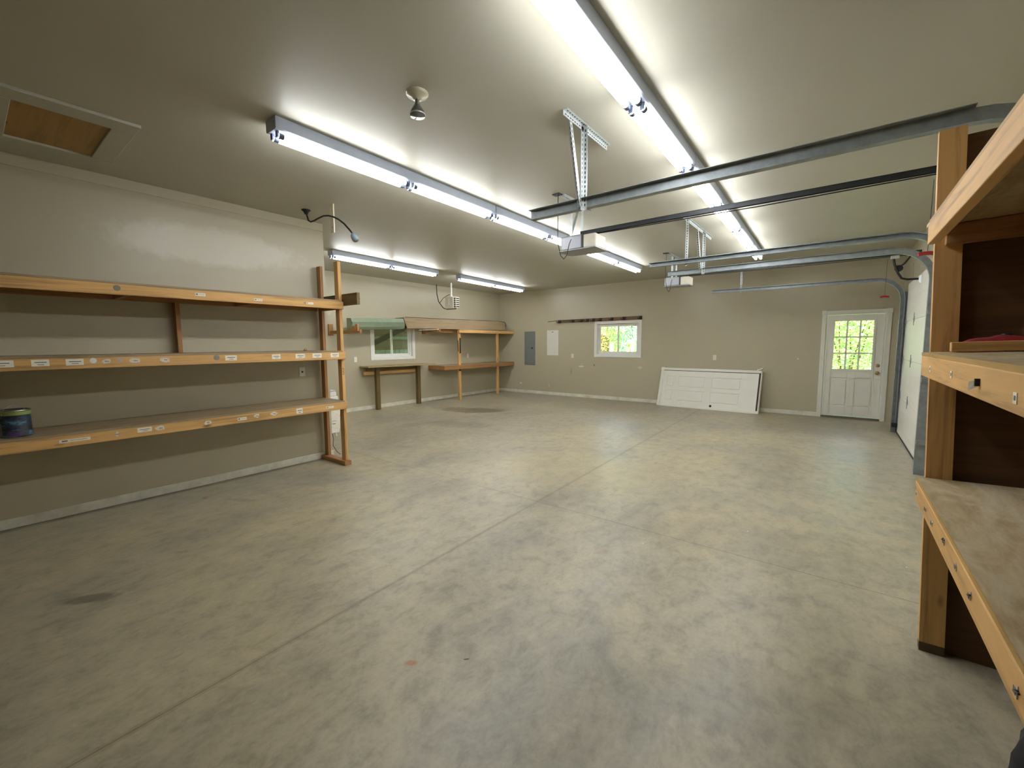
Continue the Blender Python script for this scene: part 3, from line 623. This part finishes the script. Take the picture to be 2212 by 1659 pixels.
# long box with green flashing sticking out
o = (-8.35, 8.3, 1.86); t = thing('long_cardboard_box', 'long brown cardboard box lying high on the rack and corner shelf', 'box', o)
b = MB(); xs0, xs1 = -8.21, -8.14
A = [(-8.52, 6.46, 1.882), (xs0, 6.56, 1.880), (xs0+.01, 6.46, 2.125), (-8.52, 6.46, 2.135)]; B = [(-8.5, 10.25, 1.912), (xs1, 10.25, 1.912), (xs1-.01, 10.22, 2.165), (-8.47, 10.22, 2.18)]
n = 8; rings = []
for i in range(n+1):
    f = i/n; rg = []
    for k in range(4):
        p = Vector(A[k]).lerp(Vector(B[k]), f)
        if 0 < i < n: p += Vector((random.uniform(-.008, .008), 0, random.uniform(-.002, .008) if k > 1 else 0))
        rg.append(p)
    rings.append(rg)
vs = [p for rg in rings for p in rg]; fs = [(i*4+k, i*4+(k+1) % 4, (i+1)*4+(k+1) % 4, (i+1)*4+k) for i in range(n) for k in range(4)]
b.add(vs, fs); b.add(rings[-1], [(0, 1, 2, 3)]); b.build('box_body', CARD, t, 0, o)
b = MB(); b.add([(-8.20, 6.43, 2.13), (-8.20, 8.2, 2.15), (-8.215, 8.2, 2.165), (-8.215, 6.43, 2.145)], [(0, 1, 2, 3)]); b.add([(-8.198, 8.0, 2.15), (-8.195, 8.12, 2.16), (-8.19, 8.18, 2.09), (-8.195, 8.05, 2.09)], [(0, 1, 2, 3)])
b.tube([(-8.20, 6.5, 2.138), (-8.19, 8.2, 2.155), (-8.16, 10.0, 2.168), (-8.14, 10.2, 2.15), (-8.13, 10.25, 2.1), (-8.13, 10.25, 2.0)], .008, 6, 1); b.build('torn_flap', [CARD, plain('dark_cardboard_edge', (88, 62, 46), .9)], t, 0, o)
o = (-8.2, 5.6, 1.83); t = thing('green_metal_flashing', 'sage green folded metal flashing sticking out of the cardboard box', 'metal flashing', o)
prof = [(-8.26, 2.06), (-8.10, 2.05), (-8.065, 1.975), (-8.04, 1.965), (-8.065, 1.88), (-8.05, 1.87), (-8.09, 1.815), (-8.26, 1.805)]
b = MB(); L_ = [(x, 5.02-.16*(x+8.05)*0, z) for x, z in prof]; R_ = [(x-.1, 6.45, z*1.0+(.055 if z > 2 else .05)) for x, z in prof]
m_ = len(prof); b.add(L_+R_, [(i, (i+1) % m_, m_+(i+1) % m_, m_+i) for i in range(m_)]+[tuple(range(m_)), tuple(range(m_, 2*m_))])
b.build('flashing_bundle', GREEN, t, 0, o)
MB().tube([(-8.05, 5.02, 1.972), (-8.15, 6.4, 2.02)], .004, 6).build('hem_fold', GREEN, t, 0, o)
q = MB().bar((-8.12, 6.85, 1.842), (-8.02, 7.36, 1.868), .05, .01).build('trim_strip', VINYL, None, 0, (-8.07, 7.1, 1.86)); q.location = (-8.07, 7.1, 1.86); tag(q, 'short white strip poking out under the cardboard box', 'strip')

o = (-8.3, 9.2, 0); t = thing('corner_shelf', 'two-tier open wooden shelf in the far left corner', 'shelf', o)
for y in (8.10, 9.69):
    p_ = MB(); p_.box(-8.07, -8.032, y, y+.085, 0, 1.86 if y < 9 else 1.86)
    if y < 9: p_.box(-8.0325, -8.0305, y+.03, y+.086, 1.25, 1.66, 1); p_.box(-8.06, -8.033, y-.002, y, 1.3, 1.6, 1); p_.box(-8.0325, -8.0305, y+.0, y+.08, .78, .9, 1)
    p_.build('post', [PINE['z'], plain('dark_stain', (52, 38, 28), .7)], t, .003 if y > 9 else 0, o)
MB().box(-8.03, -7.994, 8.10, 10.485, 1.796, 1.876).build('top_front_rail', PINE['y'], t, .003, o)
MB().box(XF+.003, -7.994, 8.12, 10.485, 1.877, 1.888).build('top_board', DECK, t, 0, o)
MB().box(-8.3, -8.26, 7.55, 8.9, 1.80, 1.88).build('back_rail', OLDP['y'], t, .003, o)
MB().box(-8.03, -7.994, 7.54, 10.485, .83, .925).build('lower_front_rail', OLDP['y'], t, .003, o)
MB().box(XF+.003, -7.994, 7.54, 10.485, .926, .942).build('lower_board', DECK, t, 0, o)
MB().box(XF+.003, -8.03, 7.54, 7.578, .83, .925).build('side_rail', OLDP['x'], t, .003, o)

o = (-7.93, 7.78, H); t = thing('unit_heater', 'cream hanging unit heater with black louvre slots, below the short lights', 'heater', o)
b = MB(); b.box(-8.11, -7.82, 7.72, 7.88, 2.40, 2.70); b.build('heater_body', HEATB, t, .012, o)
b = MB(); b.box(-7.82, -7.74, 7.735, 7.865, 2.42, 2.68); b.build('outlet_frame', HEATB, t, .006, o)
for k in range(5):
    z = 2.435+k*.049; MB().box(-7.741, -7.736, 7.745, 7.855, z, z+.03).build('louvre_slot', BLACK, t, 0, o)
    MB().box(-7.80, -7.75, 7.731, 7.736, z, z+.026).build('side_slot', BLACK, t, 0, o)
MB().box(-8.05, -7.97, 7.714, 7.721, 2.5, 2.66).build('access_plate', HEATB, t, .002, o)
MB().tube([(-7.93, 7.77, 2.70), (-7.93, 7.77, H)], .022, 12).build('mounting_pipe', VINYL, t, 0, o)
MB().lathe([(.04, 0), (.04, .02), (.022, .03)], (-7.93, 7.77, 2.70), 16).build('pipe_flange', VINYL, t, 0, o)
MB().tube([(-7.8, 7.8, 2.395), (-8.1, 7.76, 2.395), (-8.2, 7.74, 2.43), (-8.36, 7.73, 2.6), (-8.42, 7.73, 2.8), (-8.43, 7.73, H)], .011, 8).build('power_conduit', CORD, t, 0, o)
MB().tube([(-8.33, 7.73, 2.56), (-8.2, 7.74, 2.68), (-8.08, 7.75, 2.73), (-7.98, 7.76, 2.76)], .007, 6).build('support_wire', DKMET, t, 0, o)

# ---------------------------------------------------------------- back wall items
o = (-7.4, YW, 1.35); t = thing('breaker_panel', 'flat grey electrical breaker panel on the back wall', 'electrical panel', o)
MB().box(-7.60, -7.21, YW-.008, YW, .855, 1.86).build('panel_frame', GREYP, t, .003, o)
MB().box(-7.585, -7.225, YW-.013, YW-.008, .90, 1.845).build('panel_door', GREYP, t, .002, o)
MB().box(-7.345, -7.285, YW-.022, YW-.013, 1.345, 1.385).build('latch', SLOT, t, .003, o)
o = (-6.6, YW, 1.5); t = thing('access_panel', 'plain white panel beside the grey breaker panel', 'electrical panel', o)
MB().box(-6.79, -6.40, YW-.008, YW, 1.155, 1.878).build('panel_plate', WHITE, t, .003, o)
MB().box(-6.63, -6.57, YW-.0095, YW-.008, 1.82, 1.835).build('panel_mark', SLOT, t, 0, o)

def outlet(name, loc, rot, label, kind='duplex'):
    t = thing(name, label, 'outlet', loc, None, rot)
    MB().box(-.036, .036, -.006, 0, -.058, .058).build('cover_plate', PLATE, t, .003)
    if kind == 'duplex':
        for z in (-.02, .02):
            b = MB(); b.lathe([(.0165, 0), (.0165, .002)], (0, -.006, z), 16, (0, -1, 0)); b.box(-.007, -.005, -.0085, -.007, z-.003, z+.006, 1); b.box(.005, .007, -.0085, -.007, z-.003, z+.006, 1); b.build('socket', [PLATE, SLOT], t)
    elif kind == 'jack':
        MB().lathe([(.012, 0), (.01, .006), (0, .006)], (0, -.006, 0), 14, (0, -1, 0)).build('jack', SLOT, t)
    else:
        b = MB(); b.box(-.012, .012, -.009, -.006, -.024, .024); b.box(-.005, .005, -.014, -.009, -.004, .012, 0); b.build('toggle', PLATE, t)
    return t
outlet('wall_outlet', (-5.94, YW, 1.15), (0, 0, 0), 'white wall outlet between the white panel and the back window')
outlet('wall_outlet', (-2.25, YW, 1.16), (0, 0, 0), 'white wall outlet above the leaning door')
outlet('wall_outlet', (XL, 2.62, 1.163), (0, 0, PI/2), 'single-jack wall plate below the middle shelf of the left unit', 'jack')
outlet('light_switch', (XF, 5.413, 1.165), (0, 0, PI/2), 'white switch plate left of the bench window', 'switch')['category'] = 'switch'
outlet('wall_outlet', (XF, 9.06, 1.155), (0, 0, PI/2), 'white wall outlet seen between the corner shelf tiers')

o = (-5.2, YW, 2.12); t = thing('hook_rail', 'long wooden rail of dark hooks above the back window', 'hook rail', o)
b = MB(); b.prism([(-6.42, YW-.02, 2.075), (-3.965, YW-.02, 2.092), (-3.965, YW-.02, 2.178), (-6.42, YW-.02, 2.155)], (0, 0, 0), (0, .019, 0)); b.build('board', wood('rail_wood', (120, 92, 66), 'x', .6), t, .002, o)
for x in (-6.35, -5.92, -5.65, -5.47, -5.29, -5.09, -4.76, -4.43, -3.99):
    z = 2.115+(x+6.42)*.0085
    b = MB(); b.box(x-.035, x+.035, YW-.045, YW-.02, z-.045, z+.04); b.tube([(x, YW-.04, z+.0), (x-.02, YW-.09, z-.035), (x-.03, YW-.13, z-.03), (x-.03, YW-.14, z+.005)], .009, 6); b.build('hook', plain('hook_metal', (58, 48, 46), .5, .5) if x == -6.35 else bpy.data.materials['hook_metal'], t, 0, o)
q = MB().tube([(-6.66, YW-.16, 2.118), (-6.3, YW-.155, 2.135), (-5.9, YW-.15, 2.145), (-5.5, YW-.15, 2.145)], .009, 6).build('stick', plain('dark_stick', (70, 54, 44), .6), None, 0, (-6.1, YW-.13, 2.12)); q.location = (-6.1, YW-.13, 2.12); tag(q, 'thin dark stick resting on the hooks, its end past the rail', 'stick')
for i, (x, z, rx, rz) in enumerate([(-5.64, .865, .06, .03), (-5.275, .905, .018, .03), (-3.99, .877, .05, .03), (-7.75, .29, .04, .025), (-6.735, .277, .03, .03)]):
    pass

# leaning door
o = (-2.35, 10.25, 0); t = thing('leaning_door', 'white prehung six-panel door lying on its side against the back wall', 'door', o)
pb = Vector((-3.42, 10.20, 0)); pr = Vector((-1.285, 10.09, 0)); ex = (pr-pb).normalized(); W_ = (pr-pb).length
tl = Vector((0, .27, .885)).normalized(); ez = (tl-ex*tl.dot(ex)).normalized(); ey = ez.cross(ex)*1
Mx = Matrix.Identity(4)
def lp(u, v, z): return pb+ex*u+ey*v+ez*z
def lbox(b, u0, u1, v0, v1, z0, z1, mi=0):
    ps = [lp(u, v, z) for z in (z0, z1) for u, v in ((u0, v0), (u1, v0), (u1, v1), (u0, v1))]
    b.add(ps, [(0, 3, 2, 1), (4, 5, 6, 7), (0, 1, 5, 4), (1, 2, 6, 5), (2, 3, 7, 6), (3, 0, 4, 7)], mi)
sg = -1 if ey.y > 0 else 1   # front side
def F(v): return v*1.0
fr_ = -.0
b = MB(); W2 = W_; HH = .925
# ey sign: make v negative = toward the room
sv = 1 if ey.y > 0 else -1
lbox(b, 0, W2, 0, sv*.11, .0, .03); lbox(b, 0, W2, 0, sv*.11, HH-.03, HH); lbox(b, 0, .03, 0, sv*.11, .03, HH-.03); lbox(b, W2-.02, W2, 0, sv*.11, .03, HH-.03); b.build('door_frame', DOORW, t, .003, o)
b = MB(); lbox(b, 0, W2-.02, -sv*.012, 0, HH-.045, HH+.012); lbox(b, -.02, .04, -sv*.012, 0, .02, HH-.045); lbox(b, -.026, .05, -sv*.02, 0, HH-.05, HH+.02); lbox(b, -.026, .04, -sv*.018, 0, .0, .06)
b.build('casing', WHITE, t, .003, o)
b = MB(); lbox(b, W2-.13, W2+.005, -sv*.02, 0, .0, .06); b.build('corner_block', WHITE, t, .003, o)
b = MB(); ps = [lp(W2-.11, -sv*.02, HH+.0), lp(W2+.0, -sv*.03, HH+.04), lp(W2+.01, -sv*.03, HH+.07), lp(W2-.1, -sv*.02, HH+.03)]; b.prism(ps, (0, 0, 0), ey*sv*.05); b.build('loose_casing_end', WHITE, t, 0, o)
b = MB(); lbox(b, .035, W2-.055, sv*.019, sv*.045, .032, HH-.055)
grooved(lambda a, c, e, f: lbox(b, a, c, sv*.004, sv*.019, e, f), .035, W2-.055, .032, HH-.055, [(u0, u1, z0, z1) for z0, z1 in ((.14, .40), (.47, .74)) for u0, u1 in ((.14, .32), (.42, 1.02), (1.16, 1.76))], .03)
for z0, z1 in ():
    for u0, u1 in ((.12, .30), (.42, 1.02), (1.16, 1.72)):
        for (a0, a1, c0, c1) in ((u0, u1, z0, z0+.014), (u0, u1, z1-.014, z1), (u0, u0+.014, z0, z1), (u1-.014, u1, z0, z1)): lbox(b, a0, a1, -sv*.010, sv*.006, c0, c1)
        lbox(b, u0+.04, u1-.04, -sv*.002, sv*.006, z0+.04, z1-.04)
sl = b.build('door_slab', DOORW, t, .002, o)
b = MB(); lbox(b, W2-.055, W2-.022, sv*.02, sv*.03, .03, HH-.05); lbox(b, .03, W2-.03, sv*.02, sv*.03, HH-.055, HH-.03); b.build('weather_strip', plain('weather_strip', (70, 62, 54), .7), t, 0, o)
hc = lp(1.19, -sv*.002, .085); MB().lathe([(.026, 0), (.026, .004), (0, .004)], hc-ey*sv*.001, 20, -ey*sv).build('knob_hole', BLACK, sl, 0, o)

# ---------------------------------------------------------------- right foreground shelving (leans slightly toward the room)
o = (.385, 2.75, 0); t = thing('shelving_unit', 'tall pine shelving unit with plywood end panel in the right foreground', 'shelf', o, None, (0, -.034, 0)); Z3 = (0, 0, 0)
Y0 = -2.15
for y in (0, -2.1): 
    for nm_, x0, x1 in (('front_post', 0, .089), ('rear_post', .33, .415)):
        zz = -.0 if x0 == 0 else -.012; p_ = MB().box(x0, x1, y, y+.038, zz+.045, 2.44 if x0 == 0 else 2.3); p_.box(x0, x1, y, y+.038, zz, zz+.045, 1); p_.build(nm_, [PINE['z'], WET], t)
MB().box(.02, .43, .040, .052, -.013, 2.41).build('end_panel', PLYDK, t)
MB().box(.418, .430, Y0, .038, .02, 2.3).build('back_panel', PLYDK, t)
T3 = [(1.93, -.10, 'top'), (1.350, -.065, 'mid'), (.757, -.02, 'low')]
rr_ = {}
for zb, ye, k in T3:
    rr_[k] = MB().box(-.036, -.001, Y0, ye if k != 'top' else -.10, zb, zb+.089).build('front_rail', PINE['y'], t, .003)
    MB().box(-.030, .417, Y0, -.003 if k != 'low' else -.003, zb+.0895, zb+.1045).build('shelf_board', [STDECK], t, 0)
    MB().box(-.0325, -.0302, Y0, ye+.0, zb+.0895, zb+.1045).build('board_edge', PLYEDGE, t, 0)
    if k == 'top': MB().box(.03, .40, -.042, -.002, zb+.0, zb+.088).build('end_cleat', OLDP['x'], t, .003)
    MB().box(.38, .417, Y0, -.045, zb, zb+.088).build('back_cleat', OLDP['y'], t, .003)
def tagp(par, y, z, s, torn, nail, idc):
    x = -.0362; b = MB(); yy = y-2.75
    if not torn:
        b.box(x-.0015, x+.001, yy-s, yy+s, z-s, z+s); b.box(x-.0022, x-.0015, yy-s*.45, yy+s*.35, z-s*.4, z+s*.45, 1); ob_ = b.build('paper_tag', [PAPER, INK], par)
    else:
        rnd = random.Random(idc); k = 9; pts = []
        for i in range(k):
            a = 2*PI*i/k; f = .5+.5*rnd.random(); pts.append((x-.001-.003*rnd.random(), yy+s*f*math.cos(a), z+s*1.3*f*math.sin(a)))
        b.add([(x+.001, p[1], p[2]) for p in pts]+pts, [tuple(range(k, 2*k))]+[(i, (i+1) % k, k+(i+1) % k, k+i) for i in range(k)]); b.box(x-.0045, x-.0035, yy-.006, yy+.008, z-.006, z+.008, 1); ob_ = b.build('paper_tag', [PAPERT, INK], par)
    if nail: MB().tube([(x+.002, yy-.004, z+.004), (x-.01, yy-.02, z+.012), (x-.012, yy-.06, z+.03)], .002, 6).build('nail', DKMET, par)
for i, (y, z, nl) in enumerate([(2.44, 1.392, 0), (2.02, 1.395, 0), (1.36, 1.385, 0)]): tagp(rr_['mid'], y, z, .012, False, nl, i)
b = MB(); yy = 1.66-2.75; b.add([(-.037, yy, 1.405), (-.037, yy, 1.385), (-.055, yy+.012, 1.372), (-.054, yy+.014, 1.396)], [(0, 1, 2, 3)]); b.box(-.046, -.036, yy-.008, yy, 1.386, 1.406, 1); b.build('paper_tag', [PAPER, SLOT], rr_['mid'])
for i, (y, z, nl) in enumerate([(2.655, .80, 0), (2.414, .806, 0), (2.258, .80, 0), (2.017, .82, 1), (1.822, .812, 0), (1.643, .806, 1), (1.25, .80, 1)]): tagp(rr_['low'], y, z, .014, True, nl, i+3)
# things on its middle board
zt_ = 1.462
q = MB().box(-.0, .40, -.019, .019, 0, .04).build('loose_board', PINE['x'], None, .003); q.location = (.372, 2.56, 1.459); q.rotation_euler = (0, -.034, 0); tag(q, 'loose length of lumber lying across the middle right shelf', 'board')
b = MB(); n1_, n2_ = 14, 5; vs = []
for i in range(n1_+1):
    for j in range(n2_+1):
        u = i/n1_; v = j/n2_; vs.append((u*.36, v*.10, (.012+.046*min(1, u*5)+.006*math.sin(u*19)+.004*math.sin(v*9+u*7))*(1 if 0 < j < n2_ else .15)*(1 if 0 < i < n1_ else .5)))
fs = [(i*(n2_+1)+j, (i+1)*(n2_+1)+j, (i+1)*(n2_+1)+j+1, i*(n2_+1)+j+1) for i in range(n1_) for j in range(n2_)]
b.add(vs, fs, 0, True); b.add([(v[0], v[1], 0) for v in vs], fs)
q = b.build('red_cloth', REDC); q.location = (.392, 2.59, 1.459); q.rotation_euler = (0, -.034, 0); tag(q, 'folded dark red cloth behind the loose board on the right shelf', 'cloth')
q = MB().lathe([(0, 0), (.016, .003), (.02, .01), (.014, .017), (0, .02)], (0, 0, 0), 14).build('black_knob', BLACK); q.location = (.545, 2.645, zt_+.055); tag(q, 'small black lump lying on the red cloth', 'knob')
# black bag under the low shelf
o = (.72, 1.72, 0); b = MB()
prof = [(0, .0), (.13, .004), (.155, .05), (.165, .2), (.16, .36), (.13, .45), (.06, .49), (0, .5)]
b.lathe(prof, (0, 0, 0), 24); q = b.build('rubbish_bag', plain('black_plastic', (12, 12, 14), .75, 0, .2, 12)); q.location = (.603, 1.70, 0); tag(q, 'black plastic bag on the floor under the right foreground shelf', 'bag')
for v in q.data.vertices:
    a = math.atan2(v.co.y, v.co.x); f = 1+.05*math.sin(a*5+v.co.z*9)+.03*math.sin(a*9-v.co.z*20); v.co.x *= f; v.co.y *= f

# ---------------------------------------------------------------- outdoors
struct(MB().box(-40, 30, YW+.15, 60, -.35, -.15).build('ground', GRASS))
struct(MB().box(-40, XF-.15, -20, YW+.15, -.35, -.15).build('ground', GRASS))
def shrub(x, y, r, h, mat, label, name='leafy_shrub', n=7000, ls=.05):
    t = thing(name, label, 'shrub', (x, y, -.15)); rnd = random.Random(int(x*100+y*7)); b = MB()
    for i in range(n):
        a = rnd.uniform(0, 2*PI); zz = rnd.random()**.9; rad = r*(1-.55*zz**3)*(rnd.random()**.35)*(.85+.15*math.sin(3*a+zz*9))
        p = Vector((rad*math.cos(a), rad*math.sin(a)*.8, .05+zz*h)); q = Euler((rnd.uniform(-1, 1), rnd.uniform(-1, 1), rnd.uniform(0, 6.28))).to_matrix(); s = ls*rnd.uniform(.6, 1.4)
        b.add([p+q @ Vector(v) for v in ((-s*.45, 0, 0), (0, -s, .1*s), (s*.45, 0, 0), (0, s, -.1*s))], [(0, 1, 2, 3)])
    f = b.build('foliage', mat, t)
    s_ = MB()
    for k in range(5):
        a = k*1.3; s_.tube([(0, 0, 0), (.25*r*math.cos(a), .25*r*math.sin(a), h*.4), (.5*r*math.cos(a+.3), .5*r*math.sin(a+.3), h*.8)], [.03, .02, .008], 6)
    s_.build('stem', plain('bark', (90, 70, 50), .9) if 'bark' not in bpy.data.materials else bpy.data.materials['bark'], t); return t
for a in [(-9.7, 16.3, .95, 3.0, LEAFY, 'yellow-green shrub, leftmost of the hedge beyond the back window'), (-7.75, 16.3, .95, 3.1, LEAFY, 'yellow-green shrub filling the left pane of the back window'),
          (-7.02, 14.6, .45, 1.95, LEAFO, 'orange-tinged bush left of the fence posts'), (-5.8, 16.4, .95, 3.2, LEAFG, 'blue-green shrub filling the right pane of the back window'),
          (-3.8, 16.3, .95, 3.0, LEAFG, 'blue-green shrub two places left of the entry door'), (-1.85, 16.2, .95, 3.0, LEAFY, 'bright shrub just left of the entry door panes'),
          (.2, 15.4, 1.05, 3.0, LEAFY, 'bright yellow-green shrub seen through the entry door panes'), (2.4, 15.6, 1.0, 3.0, LEAFG, 'green shrub right of the entry door panes')]:
    shrub(*a)
for x, y, lb in [(-11.5, 20, 'pale green tree behind the left end of the hedge'), (-7.9, 20.5, 'pale green tree behind the hedge, beyond the back window'), (-4.3, 20, 'pale green tree behind the middle of the hedge'), (-.7, 20.5, 'pale green tree behind the bright door-side shrubs'), (2.9, 20, 'pale green tree behind the right end of the hedge')]:
    shrub(x, y, 1.75, 5.2, LEAFG, lb, 'leafy_tree', 9000, .09)
shrub(-5.75, 14.1, .14, 1.6, LEAFY, 'narrow yellow conifer between the fence posts', 'small_conifer', 500, .05)
for x, w_, z1, lb in [(-6.12, .13, 1.5, 'left pale wooden fence post outside the back window'), (-5.52, .08, 1.315, 'shortest pale fence post outside the back window'), (-5.38, .11, 1.545, 'right pale fence post outside the back window')]:
    q = MB().box(-w_/2, w_/2, -w_/2, w_/2, 0, z1+.15).build('fence_post', BARK, None, .01); q.location = (x, 13.5, -.15); tag(q, lb, 'fence post', 'fence posts outside the back window')
# covered shed beyond the bench window
t = thing('open_shed', 'covered shed with dark sloping beam seen through the bench window', 'shed', (-11, 8, -.15)); o = (-11, 8, -.15)
MB().prism([(-8.9, 2.5, 2.75), (-12.9, 2.5, 2.3), (-12.9, 2.5, 2.36), (-8.9, 2.5, 2.81)], (0, 0, 0), (0, 12, 0)).build('roof', plain('shed_roof', (128, 122, 108), .8), t, 0, o)
MB().box(-12.7, -12.55, 2.5, 14.5, 1.31, 2.35).build('upper_wall', wood('shed_siding', (146, 124, 96), 'y', .8, False), t, 0, o)
b = MB(); b.box(-12.7, -12.6, 2.5, 14.5, -.15, 1.31)
for k in range(60): b.box(-12.6, -12.58, 2.5+k*.2, 2.56+k*.2, -.15, 1.31)
b.build('lower_wall', plain('pale_green_siding', (196, 200, 184), .6), t, 0, o)
MB().bar((-10.5, 6.9, 1.42), (-10.5, 9.0, 2.28), .14, .12).build('beam', plain('shed_beam', (96, 86, 72), .8), t, 0, o)
MB().bar((-12.4, 8.4, 1.72), (-12.4, 11.0, 1.72), .1, .1).build('cross_beam', plain('shed_pale_beam', (176, 182, 158), .8), t, 0, o)
for y in (3.2, 10.9): MB().box(-9.2, -9.08, y, y+.12, -.15, 2.72).build('shed_post', bpy.data.materials['shed_beam'], t, 0, o)
